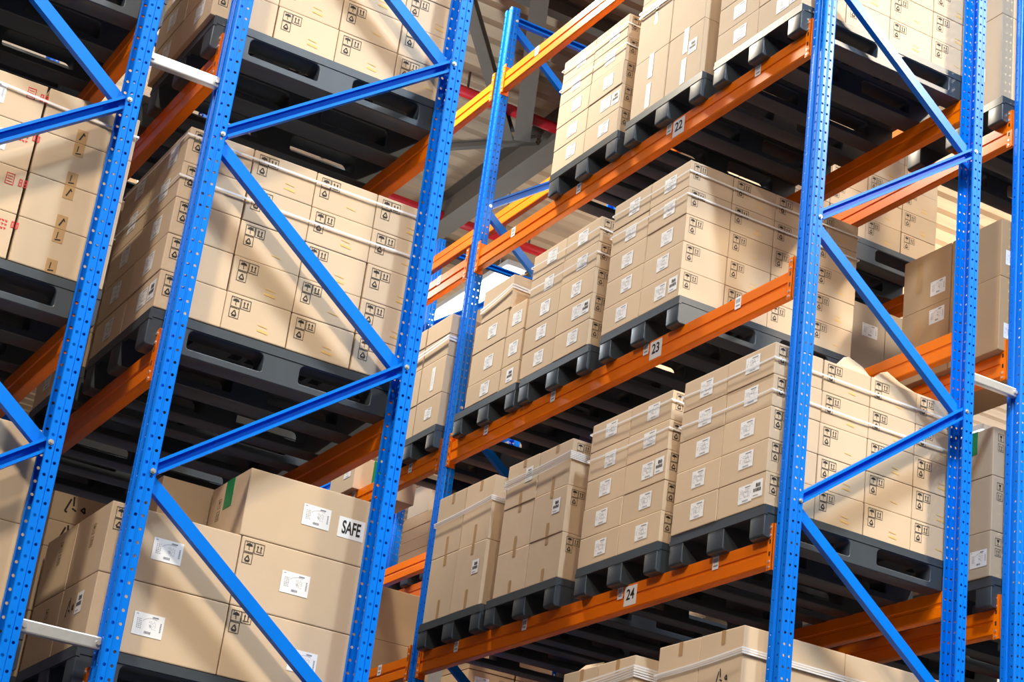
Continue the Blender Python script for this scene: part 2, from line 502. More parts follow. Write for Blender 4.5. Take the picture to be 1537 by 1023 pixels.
def deck_mesh(holes):
    xs, ys = [0.0], [0.0]
    for a, n, w, g in ((xs, 15, 0.026, 0.0505), (ys, 8, 0.030, 0.0625)):
        x = 0.035; a.append(x)
        tot = PX if a is xs else PY
        step = (tot - 0.07 - w * 0) / n
        for i in range(n):
            if i < n - 1:
                a.append(0.035 + step * (i + 1) - w / 2); a.append(0.035 + step * (i + 1) + w / 2)
        a.append(tot - 0.035); a.append(tot)
    def solid(i, j):
        if i in (0, len(xs) - 2) or j in (0, len(ys) - 2): return True
        hole = holes and (i % 2 == 1) and (j % 2 == 1) and ys[j + 1] < 0.37 and ((i // 2) % 4 in (1, 2))
        hole = hole and j > 1
        return not hole
    m = grid_plate(xs, ys, PH - 0.032, PH, solid)
    return bevel(m.build('deck', ['plastic'], fix=False), 0.004, 1, 1.2)
def rrect(x0, z0, x1, z1, r, rb=None, seg=5):
    pts = []
    rb = r if rb is None else rb
    for cx, cz, a0, rr in ((x1 - r, z1 - r, 0, r), (x0 + r, z1 - r, 90, r), (x0 + rb, z0 + rb, 180, rb), (x1 - rb, z0 + rb, 270, rb)):
        for k in range(seg + 1):
            a = math.radians(a0 + 90 * k / seg)
            pts.append((cx + rr * math.cos(a), cz + rr * math.sin(a)))
    return pts
def runner_mesh(w):
    """one skid: bottom rail, three feet and rounded fork windows, extruded along y"""
    c = bpy.data.curves.new('r', 'CURVE'); c.dimensions = '2D'; c.fill_mode = 'BOTH'
    H = PH - 0.032
    def spl(pts):
        s = c.splines.new('POLY'); s.points.add(len(pts) - 1); s.use_cyclic_u = True
        for p, q in zip(s.points, pts): p.co = (q[0], q[1], 0, 1)
    spl(rrect(0.004, 0.0, PX - 0.004, H, 0.002, 0.012))
    spl(rrect(0.175, 0.026, 0.52, H - 0.010, 0.030, 0.014))
    spl(rrect(0.68, 0.026, 1.025, H - 0.010, 0.030, 0.014))
    c.extrude = w / 2 - 0.004; c.bevel_depth = 0.004; c.bevel_resolution = 1
    o = bpy.data.objects.new('r', c); COL.objects.link(o)
    dg = bpy.context.evaluated_depsgraph_get()
    me = bpy.data.meshes.new_from_object(o.evaluated_get(dg))
    bpy.data.objects.remove(o)
    me.transform(Matrix(((1, 0, 0, 0), (0, 0, -1, w / 2), (0, 1, 0, 0), (0, 0, 0, 1))))
    # moulded seam and corner ribs on the outer faces
    bm = bmesh.new(); bm.from_mesh(me)
    bmesh.ops.recalc_face_normals(bm, faces=bm.faces)
    bm.to_mesh(me); bm.free()
    me.materials.clear(); me.materials.append(M['plastic'])
    return me
DECK0, DECK, RUN, RUNM = deck_mesh(False), deck_mesh(True), runner_mesh(0.115), runner_mesh(0.135)
def foot_lip_mesh():
    m = MB()
    m.box((0.0, -0.003, PH - 0.040), (PX, 0.003, PH - 0.030))
    m.box((-0.002, -0.003, PH - 0.050), (0.014, PY + 0.003, PH - 0.028))
    return m.build('lip', ['plastic'])
LIP = foot_lip_mesh()
NP = [0]
def pallet(label, x, y, z, group, full=False):
    e = tag(obj('plastic_pallet', None, None, (x + random.uniform(-.006, .006), y + random.uniform(-.004, .004), z + 0.0008)), label, 'pallet', group)
    obj('deck', DECK if full else DECK0, e)
    for yy, me in ((0.0, RUN), (PY / 2 - 0.0675, RUNM), (PY - 0.115, RUN)):
        r = obj('runner', me, e, (0, yy, 0))
    obj('lip', LIP, e)
    return e

# ------------------------------------------------------------------ cartons
BODY = {}
def body_mesh(w, d, h, m):
    k = (round(w, 3), round(d, 3), round(h, 3), m)
    if k not in BODY:
        b = MB(); b.box((0, 0, 0), (w, d, h))
        me = b.build('carton', [m])
        bevel(me, 0.0045, 2)
        BODY[k] = me
    return BODY[k]
def decal(polys, mats, rot, name):
    """polys: (material index, [(u,v)...], height)"""
    m = MB()
    for mi, pts, h in polys:
        m.poly([(u, v, h) for u, v in pts], mi)
    me = m.build(name, mats, fix=False)
    me.transform(rot)
    return me
def rect(u0, v0, u1, v1): return [(u0, v0), (u1, v0), (u1, v1), (u0, v1)]
def ring(u0, v0, u1, v1, t=0.0022):
    return [rect(u0, v0, u1, v0 + t), rect(u0, v1 - t, u1, v1), rect(u0, v0 + t, u0 + t, v1 - t), rect(u1 - t, v0 + t, u1, v1 - t)]
def line(p, q, t=0.0025):
    d = Vector((q[0] - p[0], q[1] - p[1])).normalized(); n = Vector((-d.y, d.x)) * t / 2
    return [(p[0] - n.x, p[1] - n.y), (q[0] - n.x, q[1] - n.y), (q[0] + n.x, q[1] + n.y), (p[0] + n.x, p[1] + n.y)]
def umbrella(u, v, s):
    ps = [[(u + s * 0.34 * math.cos(a * math.pi / 8), v + s * 0.08 + s * 0.26 * math.sin(a * math.pi / 8)) for a in range(9)]]
    ps.append(line((u, v + 0.08 * s), (u, v - 0.26 * s), 0.06 * s))
    ps.append(line((u, v - 0.26 * s), (u + 0.09 * s, v - 0.26 * s), 0.05 * s))
    for k in (-0.25, 0, 0.25):
        ps.append(rect(u + (k - 0.04) * s, v + 0.34 * s, u + (k + 0.04) * s, v + 0.40 * s))
    return ps
def arrows(u, v, s):
    ps = []
    for k in (-0.17, 0.17):
        ps.append([(u + (k - 0.11) * s, v + 0.12 * s), (u + (k + 0.11) * s, v + 0.12 * s), (u + k * s, v + 0.34 * s)])
        ps.append(rect(u + (k - 0.045) * s, v - 0.22 * s, u + (k + 0.045) * s, v + 0.12 * s))
    ps.append(rect(u - 0.3 * s, v - 0.33 * s, u + 0.3 * s, v - 0.27 * s))
    return ps
def recyc(u, v, s):
    ps = []
    P = [(u + 0.30 * s * math.cos(math.radians(90 + k * 120)), v - 0.05 * s + 0.34 * s * math.sin(math.radians(90 + k * 120))) for k in range(3)]
    for k in range(3):
        a, b_ = Vector(P[k]), Vector(P[(k + 1) % 3])
        ps.append(line(a + (b_ - a) * 0.10, a + (b_ - a) * 0.82, 0.10 * s))
        c = a + (b_ - a) * 0.82; dd = (b_ - a).normalized(); n = Vector((-dd.y, dd.x)) * 0.10 * s
        ps.append([tuple(c - n), tuple(c + dd * 0.12 * s), tuple(c + n)])
    ps.append(rect(u - 0.22 * s, v - 0.36 * s, u + 0.22 * s, v - 0.31 * s))
    return ps
def glass(u, v, s):
    return [[(u - 0.2 * s, v + 0.32 * s), (u - 0.12 * s, v), (u + 0.12 * s, v), (u + 0.2 * s, v + 0.32 * s)],
            rect(u - 0.03 * s, v - 0.25 * s, u + 0.03 * s, v), rect(u - 0.16 * s, v - 0.32 * s, u + 0.16 * s, v - 0.25 * s)]
MARK = {}
def marks_mesh(kind, face):
    k = (kind, face)
    if k in MARK: return MARK[k]
    h = 0.0012
    ps = []
    rot = ROTY if face == 'Y' else ROTX
    mats = ['ink', 'ochre', 'red', 'tape', 'print', 'card']
    if kind.startswith('sym'):       # anchored at the top left corner of the group: u right, v down from 0
        s = 0.044 if kind != 'sym_big' else 0.043
        for (u, v, fn) in ((0, -s * 1.05, umbrella), (s * 1.04, -s * 1.05, arrows), (0, -2.16 * s, recyc)):
            for q in ring(u, v, u + s, v + s * 1.05): ps.append((0, q, h))
            for q in fn(u + s / 2, v + s * 0.53, s): ps.append((0, q, h))
    elif kind == 'ochre':
        for v, wd, t in ((-0.095, 0.044, 0.004), (-0.118, 0.05, 0.010)):
            ps.append((1, line((0, v + 0.004), (wd, v), t), h))
    elif kind == 'ochre_b':
        ps.append((1, line((0, -0.10), (0.045, -0.105), 0.005), h))
    elif kind == 'red':
        rr = random.Random(11)
        for q in ring(0, -0.05, 0.035, 0, 0.003): ps.append((2, q, h))
        for i in range(3): ps.append((2, line((0.006, -0.012 - i * 0.012), (0.028, -0.014 - i * 0.012), 0.003), h))
        for i in range(2):
            u = 0.055 + i * 0.02
            for q in ring(u, -0.045, u + 0.014, -0.012, 0.004): ps.append((2, q, h))
            ps.append((2, line((u, -0.03), (u + 0.014, -0.027), 0.004), h))
    elif kind == 'red_b':
        rr = random.Random(5)
        for r in range(3):
            for i in range(4):
                u, v = i * 0.013, -0.006 - r * 0.017
                ps.append((2, line((u, v), (u + 0.009, v - rr.uniform(0.001, 0.008)), 0.004), h))
                ps.append((2, line((u + 0.009, v), (u + 0.003, v - 0.008), 0.003), h))
        for i in range(2):
            u = 0.065 + i * 0.018
            for q in ring(u, -0.03, u + 0.012, -0.002, 0.004): ps.append((2, q, h))
    elif kind == 'scrawl':
        ps += [(0, line(a, b_, 0.008), h) for a, b_ in (((0, -0.06), (0.02, 0.0)), ((0, -0.06), (0.012, -0.062)), ((0.035, -0.03), (0.03, 0.012)), ((0.03, -0.04), (0.05, -0.05)), ((0.07, -0.04), (0.085, -0.025)), ((0.085, -0.025), (0.09, -0.05)), ((0.07, -0.04), (0.09, -0.05)))]
    elif kind == 'fine':
        for (u, v, fn) in ((0, -0.045, glass), (0.0, -0.1, arrows)):
            for q in ring(u, v, u + 0.04, v + 0.042): ps.append((0, q, h))
            for q in fn(u + 0.02, v + 0.021, 0.04): ps.append((0, q, h))
    MARK[k] = decal(ps, mats, rot, 'printed_marks')
    return MARK[k]
LAB = {}
def label_mesh(kind, face):
    k = (kind, face)
    if k in LAB: return LAB[k]
    rr = random.Random(sum(ord(c) for c in kind))
    w, h = {'a': (0.115, 0.088), 'b': (0.118, 0.086), 'c': (0.112, 0.090), 'bold': (0.085, 0.088), 'wide': (0.125, 0.09), 'tall': (0.05, 0.17), 'scuff': (0.10, 0.075)}[kind]
    H0, H1 = 0.0014, 0.0020
    ps = [(0, rect(-w / 2, -h / 2, w / 2, h / 2), H0)]
    if kind in ('a', 'b', 'c', 'scuff'):
        ps.append((1, rect(-w * .05, h * .36, w * .36, h * .41), H1))
        for r in range(6):
            v = h * (0.24 - r * 0.085)
            u = -w * .42
            while u < w * .40:
                l = rr.uniform(0.02, 0.10) * w
                if rr.random() < 0.62 and not (-.05 < u / w < .2 and -.2 < v / h < .1 and kind == 'a'):
                    ps.append((1, rect(u, v, min(u + l, w * .42), v + h * .022), H1))
                u += l + 0.03 * w
        for q in ring(-w * .1, -h * .16, w * .2, h * .12, 0.0012): ps.append((1, q, H1))
        u = -w * .2
        while u < w * .2:
            t = rr.uniform(.008, .03) * w
            ps.append((1, rect(u, -h * .42, u + t, -h * .33), H1)); u += t + .014 * w
    elif kind == 'bold':
        for v0, v1, u0, u1 in ((.1, .34, -.15, .3), (-.16, .04, -.36, .34)):
            u = u0 * w
            while u < u1 * w:
                t = rr.uniform(.05, .12) * w
                ps.append((2, rect(u, v0 * h, u + t, v1 * h * rr.uniform(.9, 1)), H1)); u += t + .03 * w
        ps.append((1, rect(-.36 * w, -.38 * h, .1 * w, -.34 * h), H1))
    elif kind == 'wide':
        ps.append((1, rect(-w * .44, h * .40, -w * .36, h * .43), H1))
        ps.append((1, rect(w * .10, h * .35, w * .30, h * .41), H1))
        for c in range(3):
            for r in range(6):
                u = -w * .38 + c * w * .06
                ps.append((1, rect(u, h * (.2 - r * .08), u + w * rr.uniform(.02, .045), h * (.2 - r * .08) + h * .035), H1))
        for r in range(7):
            for c in range(5):
                if rr.random() < .6:
                    u = w * (.02 + c * .05); v = h * (.18 - r * .055)
                    ps.append((1, rect(u, v, u + w * .022, v + h * .02), H1))
        for a in range(10):
            t0, t1 = math.pi * (0.35 + a * .05), math.pi * (0.35 + a * .05 + .03)
            ps.append((1, line((w * (.1 + .34 * math.cos(t0)), h * (-.02 + .34 * math.sin(t0))), (w * (.1 + .34 * math.cos(t1)), h * (-.02 + .34 * math.sin(t1))), .002), H1))
        for q in ring(w * .04, -h * .06, w * .10, h * .02, 0.0016): ps.append((1, q, H1))
        u = -w * .1
        while u < w * .12:
            t = rr.uniform(.01, .03) * w
            ps.append((1, rect(u, -h * .38, u + t, -h * .27), H1)); u += t + .008 * w
        for r in range(6): ps.append((1, rect(w * .38, h * (.15 - r * .07), w * .43, h * (.15 - r * .07) + h * .04), H1))
    elif kind == 'tall':
        for r in range(8): ps.append((1, rect(-w * .3, h * (.3 - r * .08), w * rr.uniform(0, .3), h * (.3 - r * .08) + h * .01), H1))
    LAB[k] = decal(ps, ['paper', 'print', 'ink'], ROTY if face == 'Y' else ROTX, 'shipping_label')
    return LAB[k]
def tape_mesh(w, h, face):
    m = MB(); m.poly([(-w / 2, -h / 2, .001), (w / 2, -h / 2, .001), (w / 2, h / 2, .001), (-w / 2, h / 2, .001)])
    me = m.build('packing_tape', ['tape'], fix=False); me.transform(ROTY if face == 'Y' else ROTX)
    return me

class Box:
    """a carton: root mesh with its prints, labels and tape as children. x,y,z = near lower left corner"""
    def __init__(s, label, x, y, z, w, d, h, group, m='card', jit=True):
        g = 0.0045
        s.w, s.d, s.h = w - g, d - g, h - 0.0012
        s.o = obj('carton', body_mesh(s.w, s.d, s.h, m))
        j = 0.0022 if jit else 0
        s.o.location = (x + g / 2 + random.uniform(-j, j), y + g / 2 + random.uniform(-j * .5, j), z)
        s.o.rotation_euler = (0, 0, random.uniform(-.0022, .0022) if jit else 0)
        tag(s.o, label, 'box', group)
    def front(s, me, u, v, name, label=None):     # on the end face (-y): u from left, v from bottom
        c = obj(name, me, s.o, (u, 0, v))
        if label: c['label'] = label
        return c
    def side(s, me, u, v, name, label=None):      # on the aisle face (-x): u from the near edge, v from bottom
        c = obj(name, me, s.o, (0, u, v))
        if label: c['label'] = label
        return c

ORD = ['bottom', 'second', 'third', 'fourth', 'fifth', 'sixth', 'seventh']
def rowname(r, n): return 'top' if r == n - 1 and n > 1 else (ORD[r] if r == 0 else ORD[r] + '-lowest')
def colname(i): return ['corner', 'second-column', 'third-column', 'right-column'][i]

def stack5(where, group, x0, y0, z0, ncol=4, nrow=5, cw=0.3, cd=0.395, rh=0.169, sym='sym', side_label=True, rows=None, bold=None, m='card', jdepth=2, nosym=(), lean=0.0, swap=None):
    """the usual load: end cartons with handling symbols, aisle-side cartons with labels"""
    out = {}
    for r in (rows if rows is not None else range(nrow)):
        for i in range(ncol):
            for j in range(jdepth):
                if i and j: continue
                rn = rowname(r, nrow)
                if j == 0:
                    lb = '%s carton in the %s row, %s' % ('cardboard', rn, where) if ncol == 1 and jdepth == 1 else '%s carton of the %s row, %s' % (colname(i), rn, where)
                    if ncol == 1: lb = 'nearer carton of the %s row, %s' % (rn, where)
                else:
                    lb = 'farther aisle-side carton of the %s row, %s' % (rn, where)
                ln = lean * r
                b = Box(lb, x0 + i * cw + ln, y0 + j * cd, z0 + r * rh, cw, cd, rh, group, m)
                out[(r, i, j)] = b
                if j == 0 and sym and (i, r) not in nosym:
                    b.front(marks_mesh(sym, 'Y'), 0.024, b.h - 0.014, 'handling_symbols')
                    if i: b.front(marks_mesh('ochre' if (r + i) % 3 else 'ochre_b', 'Y'), 0.159, b.h - 0.014, 'faded_print', 'faded ochre print')
                if i == 0 and side_label:
                    k = 'abc'[(r * 2 + j + len(where)) % 3]
                    b.side(label_mesh(k, 'X'), cd * random.uniform(.40, .50), b.h * random.uniform(.50, .60), 'shipping_label')
                    if bold == r and j == 0:
                        b.side(label_mesh('bold', 'X'), cd * .16, b.h * .55, 'shipping_label', 'white label with bold black print')
    return out

# ---- right rack, level of beam 24
Z = LV[44] + PH + 0.002
XS, XL = -0.052, -3.158
def slots(lv, names, ys, x, grp):
    for n, y in zip(names, ys):
        pallet(n, x, y, LV[lv], grp, (x in (XS, XL) and lv != 30 and 'farthest' not in n and ys.index(y) == 0))
slots(44, ['dark plastic pallet nearest the front post on the low beam numbered 24', 'dark plastic pallet second along the low beam numbered 24',
           'dark plastic pallet third along the low beam numbered 24', 'dark plastic pallet farthest along the low beam numbered 24'], (.14, 1.045, 2.055, 2.92), XS, 'pallets on the low beam numbered 24')
s = stack5('nearest stack above low plate 24', 'cartons on the low beam numbered 24', XS, .147, Z, bold=0, nosym=((0, -1),))
# torn flaps standing up from the top row
def flap(b, pts, name='open_flap'):
    m = MB()
    P = [Vector(p) for p in pts]
    n = (P[1] - P[0]).cross(P[2] - P[0]).normalized() * 0.004
    k = len(P)
    m.v = [tuple(p) for p in P] + [tuple(p + n) for p in P]
    m.f = [list(range(k)), list(range(2 * k - 1, k - 1, -1))] + [[i, (i + 1) % k, k + (i + 1) % k, k + i] for i in range(k)]
    m.m = [0] * len(m.f)
    obj(name, m.build(name, ['card']), b.o)
hb = s[(4, 1, 0)].h
flap(s[(4, 1, 0)], [(.08, .012, hb), (.292, .012, hb), (.27, .045, hb + .055), (.185, .05, hb + .085), (.15, .045, hb + .07)])
flap(s[(4, 2, 0)], [(.015, .012, hb), (.29, .012, hb), (.20, .03, hb + .035), (.135, .05, hb + .08), (.09, .045, hb + .06)])
stack5('second stack along the low beam numbered 24', 'cartons on the low beam numbered 24', XS, 1.045, Z, ncol=1, cd=.40, bold=2)
def tall_boxes(where, group, x0, y0, z0, hs, w, d, ncol=1, jd=2, m='card', tape=True, labels=(), marks=True, sidelabel=()):
    z = z0
    res = {}
    for r, h in enumerate(hs):
        for i in range(ncol):
            for j in range(jd):
                if i and j: continue
                rn = rowname(r, len(hs)) if len(hs) > 1 else 'only'
                if i == 0:
                    lb = '%s taped carton of the %s row, %s' % ('nearer' if j == 0 else 'farther', rn, where)
                else:
                    lb = 'right-hand end carton of the %s row, %s' % (rn, where)
                b = Box(lb, x0 + i * w, y0 + j * d, z, w, d, h, group, m)
                res[(r, i, j)] = b
                if tape and i == 0:
                    t = min(.13, h * .3)
                    b.side(tape_mesh(.032, t * .55, 'X'), d * .46, b.h - t * .275, 'packing_tape')
                    b.side(tape_mesh(.030, t, 'X'), d * .47, t * .5, 'packing_tape')
                if (r, j) in labels and i == 0:
                    b.side(label_mesh('bold', 'X'), d * .28, b.h * .62, 'shipping_label', 'white label with bold black print')
                if marks and j == 0:
                    b.front(marks_mesh('sym_big', 'Y'), .03, b.h - .02, 'handling_symbols')
        z += h
    return res
t3 = tall_boxes('third stack along the low beam numbered 24', 'cartons on the low beam numbered 24', XS, 2.055, Z, (.268, .28, .282), .55, .372, labels=((1, 0), (2, 1)))
t4 = tall_boxes('farthest stack along the low beam numbered 24', 'cartons on the low beam numbered 24', XS, 2.965, Z, (.415, .412), .55, .366, labels=((0, 0),), marks=False)
t4[(1, 0, 0)].front(tape_mesh(.05, .28, 'Y'), .30, .25, 'packing_tape')
t4[(1, 0, 0)].front(label_mesh('a', 'Y'), .22, .16, 'shipping_label')
t4[(0, 0, 0)].front(label_mesh('a', 'Y'), .22, .16, 'shipping_label')

# ---- right rack, level of beam 23
Z = LV[58] + PH + 0.002
slots(58, ['dark plastic pallet nearest the front post on the middle beam numbered 23', 'dark plastic pallet in the middle of the middle beam numbered 23',
           'dark plastic pallet farthest along the middle beam numbered 23'], (1.075, 2.012, 2.86), XS, 'pallets on the middle beam numbered 23')
s = stack5('nearest stack above middle plate 23', 'cartons on the middle beam numbered 23', XS, 1.09, Z, bold=0)
stack5('middle stack along the middle beam numbered 23', 'cartons on the middle beam numbered 23', XS, 2.03, Z, ncol=1, cd=.40, bold=1)
G = 'cartons on the middle beam numbered 23'
def mk(label, x, y, z, w, d, h, lab=None, m='card', group=G, u=.45, v=.5):
    b = Box(label, x, y, z, w, d, h, group, m)
    if lab: b.side(label_mesh(lab, 'X'), d * u, h * v, 'shipping_label')
    return b
zz = Z
for n, h in (('bottom', .150), ('second', .225), ('third', .205)):
    mk('%s carton at the far end of the middle beam numbered 23, far column' % n, XS, 3.095, zz, .5, .44, h - .001, 'a', u=.42); zz += h
b = mk('tied carton topping the farthest stack above middle plate 23, flap open', XS, 3.07, zz, .45, .40, .235)
flap(b, [(.02, .02, .233), (.02, .36, .233), (.10, .34, .31), (.12, .06, .30)])
flap(b, [(.20, .01, .233), (.43, .01, .233), (.40, -.09, .27), (.24, -.10, .275)])
zz = Z
for n, h, lb in (('bottom', .155, 'bold'), ('second', .215, 'a'), ('third', .205, 'b')):
    mk('%s carton at the far end of the middle beam numbered 23, near column' % n, XS + .005, 2.862, zz, .5, .23, h - .001, lb); zz += h
# beyond the far post
pallet('dark plastic pallet just beyond the far blue post, level with middle plate 23', XS, LB + .125, LV[58], 'pallets beyond the far post')
G2 = 'cartons beyond the far post'
zz = Z
for r, h in enumerate((.235, .27, .16, .145)):
    n = ('bottom', 'second', 'third', 'top')[r]
    a = mk('%s carton just beyond the far post, level middle 23, near column' % n, XS, LB + .13, zz, .5, .36, h - .001, 'scuff' if r == 0 else ('tall' if r == 1 else None), group=G2)
    c = mk('%s carton just beyond the far post, level middle 23, far column' % n, XS, LB + .50, zz, .5, .36, h - .001, 'b' if r < 2 else None, group=G2)
    zz += h
b = mk('small carton with green tape beyond the lettered box, under black pallets', XS, 5.16, LV[58] + .002, .5, .42, .245, 'a', group=G2, u=.3, v=.6)
m = MB(); m.box((.14, -.002, 0), (.20, .0, .24)); obj('green_tape', m.build('green_tape', ['green']), b.o)
# empty-looking slot beyond the far post at level 24: dark cartons seen end-on
pallet('dark plastic pallet beyond the far post, level with low plate 24', XS, 5.80, LV[44], 'pallets beyond the far post')
for r in range(2):
    for i in range(2):
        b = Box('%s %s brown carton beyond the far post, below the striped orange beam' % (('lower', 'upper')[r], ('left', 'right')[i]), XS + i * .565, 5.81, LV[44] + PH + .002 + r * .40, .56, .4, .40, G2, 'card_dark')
        if i == 0: b.front(label_mesh('wide', 'Y'), .50, .29, 'shipping_label')

# ---- right rack, level of beam 22
Z = LV[72] + PH + 0.002
slots(72, ['dark plastic pallet nearest the front post on the high beam numbered 22', 'dark plastic pallet in the middle of the high beam numbered 22',
           'dark plastic pallet farthest along the high beam numbered 22'], (.145, 1.06, 1.96), XS, 'pallets on the high beam numbered 22')
stack5('nearest stack above high plate 22', 'cartons on the high beam numbered 22', XS, .155, Z, nrow=6, rows=(0, 1, 2, 3), rh=.17, bold=0)
t = tall_boxes('middle stack above high plate 22', 'cartons on the high beam numbered 22', XS, 1.10, Z, (.385, .43, .2), .55, .366, tape=False, labels=((0, 0),), marks=False)
for k, b in t.items():
    for v in (.28, b.h - .09):
        b.side(label_mesh('tall', 'X') if k[0] == 0 else tape_mesh(.03, .12, 'X'), b.d * .5, v if k[0] else (.10 if v == .28 else b.h - .075), 'pale_tape_strip')
stack5('farthest stack above high plate 22', 'cartons on the high beam numbered 22', XS, 1.975, Z, ncol=1, cd=.395, bold=1)

# ---- right rack, below beam 24
Z = LV[30] + PH + 0.002
slots(30, ['dark plastic pallet below the frame, nearest under plate 24', 'dark plastic pallet below the frame, second under plate 24', 'dark plastic pallet below the frame, third under plate 24'], (.19, 1.12, 2.06), XS, 'pallets under the low beam numbered 24')
G3 = 'cartons under the low beam numbered 24'
t = tall_boxes('tied stack below plate 24 by the near post', G3, XS, .225, Z, (.41, .418), .6, .358, ncol=2, labels=(), marks=False)
t[(1, 0, 0)].side(marks_mesh('scrawl', 'X'), .20, .22, 'printed_marks')
t[(1, 0, 0)].front(label_mesh('wide', 'Y'), .30, .15, 'shipping_label')
t = tall_boxes('wrapped stack second along, below plate 24', G3, XS, 1.15, Z, (.41, .415), .6, .355, marks=False)
flap(t[(1, 0, 1)], [(.03, .05, .413), (.03, .30, .413), (.08, .27, .47), (.09, .10, .465)])
mk('low carton third from the near post, bottom edge of the photo', XS, 2.07, Z, .6, .37, .72, None, 'card_grey', G3)
mk('low carton fourth from the near post, bottom edge of the photo', XS, 2.45, Z, .6, .35, .72, None, 'card', G3)

# ---- rack behind the right rack
XE = XD - 0.05
G4 = 'cartons in the rack behind'
slots(72, ['dark plastic pallet at the right edge, level with high plate 22', 'dark plastic pallet in the rack behind, under symbol-marked cartons', 'dark plastic pallet deep in the rack behind, level with high plate 22'], (.15, 2.06, 2.93), XE, 'pallets in the rack behind')
Z = LV[72] + PH + .002
for r, h in enumerate((.56, .5)):
    b = Box('%s tall carton at the right edge, above the corner pallet, upper right' % ('lower', 'upper')[r], XE, .17, Z + (.56 if r else 0), .55, .70, h, G4, 'card_grey')
    if r == 0: b.side(label_mesh('bold', 'X'), .17, .20, 'shipping_label')
stack5('symbol-marked stack behind the right rack', G4, XE, 2.075, Z, cd=.39, side_label=False, rows=(0, 1, 2, 3, 4))
Z = LV[58] + .004
for r, h in enumerate((.435, .345)):
    for j in range(2):
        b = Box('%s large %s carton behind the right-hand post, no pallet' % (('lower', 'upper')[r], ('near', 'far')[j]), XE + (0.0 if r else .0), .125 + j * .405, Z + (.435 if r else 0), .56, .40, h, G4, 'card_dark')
        b.side(label_mesh('wide', 'X'), .26 if j == 0 else .1, .36 if r == 0 else .1, 'shipping_label')
        b.side(tape_mesh(.05, h * .55, 'X'), .26, h * .6, 'packing_tape')
        b.front(label_mesh('a', 'Y'), .09, .12, 'shipping_label')
slots(58, ['dark plastic pallet in the rack behind, under a grey strapped carton'], (2.05,), XE, 'pallets in the rack behind')
Z = LV[58] + PH + .002
for r in range(2):
    for i in range(3):
        b = Box('%s %s grey strapped carton behind the nearest stack of plate 23' % (('lower', 'upper')[r], ('left', 'middle', 'right')[i]), XE + i * .404, 2.07, Z + r * .475, .4, .5, .475, G4, 'card_grey')
        if r == 1: b.front(label_mesh('wide', 'Y'), .27, .30, 'shipping_label')
slots(44, ['dark plastic pallet at the right edge, level with low plate 24', 'black pallet in the rack behind, low, second in depth', 'black pallet in the rack behind, low, third in depth', 'black pallet in the rack behind, low, deepest'], (.13, 1.04, 2.0, 2.92), XE, 'pallets in the rack behind')
Z = LV[44] + PH + .002
for r, h in enumerate((.245, .30, .27)):
    b = Box('%s carton at the right edge above the lower right pallet' % ('bottom', 'middle', 'top')[r], XE, .14, Z + (0, .245, .545)[r], .55, .72, h, G4, 'card_grey')
    b.front(marks_mesh('fine', 'Y'), .03, b.h - .03, 'handling_symbols')
    if r == 0: b.side(label_mesh('wide', 'X'), .085, .105, 'shipping_label')
    if r == 2:
        m = MB(); m.box((-.002, .12, .14), (0, .18, .268)); obj('green_tape', m.build('green_tape', ['green']), b.o)
slots(30, ['black pallet near the bottom right corner of the rack behind'], (.14,), XE, 'pallets in the rack behind')
Z = LV[30] + PH + .002
for j in range(2):
    Box('%s grey carton at the bottom right corner between the posts' % ('near', 'far')[j], XE, .15 + j * .4, Z, .9, .39, .72, G4, 'card_grey')
beam('orange front beam of the rack behind, beyond the far post at the bottom edge', XD, LB, LV[44])
beam('orange rear beam of the rack behind, beyond the far post at the bottom edge', XD + WD, LB, LV[44], True)
pallet('black pallet at the bottom edge behind the far post, under labelled cartons', XE, 5.72, LV[44], 'pallets in the rack behind')
Z = LV[44] + PH + .002
for r in range(2):
    for i in range(3):
        b = Box('%s %s labelled carton behind the far post at the bottom edge' % (('lower', 'upper')[r], ('left', 'middle', 'right')[i]), XE + i * .408, 5.74, Z + r * .342, .4, .45, .34, G4, 'card_dark')
        b.front(label_mesh('wide', 'Y'), .12, .25, 'shipping_label')
        b.front(marks_mesh('fine', 'Y'), .27, .31, 'handling_symbols')
# flat brown stack and pale carton far behind the far post
G5 = 'flat brown cartons deep behind the far post'
pallet('black pallet deep behind the far post under a flat brown stack', XE, 6.74, LV[58], 'pallets beyond the far post')
Z = LV[58] + PH + .002
for r in range(4):
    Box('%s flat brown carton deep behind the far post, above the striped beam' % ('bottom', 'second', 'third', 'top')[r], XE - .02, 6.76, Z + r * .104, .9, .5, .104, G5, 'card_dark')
Box('pale carton resting on the flat brown stack deep behind the far post', XE - .02, 6.82, Z + .418, .6, .4, .26, G5, 'card_grey')

# ---- left rack (B)
slots(44, ['dark plastic pallet in the middle of the left rack, under symbol-marked cartons', 'dark pallet behind the middle one of the left rack', 'dark pallet third in depth, middle level of the left rack', 'dark pallet deepest, middle level of the left rack'], (.145, 1.05, 1.99, 2.9), XL, 'pallets in the left rack')
Z = LV[44] + PH + .010
GB = 'symbol-marked cartons in the left rack'
stack5('tied middle stack of the left rack', GB, XL + .003, .15, Z, bold=0, cd=.42, nosym=())
stack5('dark second stack behind the middle left stack', GB, XL + .003, 1.07, Z, ncol=1, cd=.39, m='card')
slots(58, ['dark plastic pallet at the upper left, under cartons cut by the frame', 'dark pallet behind the upper one of the left rack', 'dark pallet third in depth, upper level of the left rack', 'dark pallet deepest, upper level of the left rack'], (.145, 1.05, 1.99, 2.9), XL, 'pallets in the left rack')
Z = LV[58] + PH + .002
stack5('upper stack of the left rack', GB, XL - .02, .15, Z, nrow=5, rows=(0, 1, 2, 3, 4), cd=.41, bold=None)
slots(30, ['dark plastic pallet at the bottom left, under the large cartons', 'dark pallet behind the bottom left one'], (.145, 1.05), XL, 'pallets in the left rack')
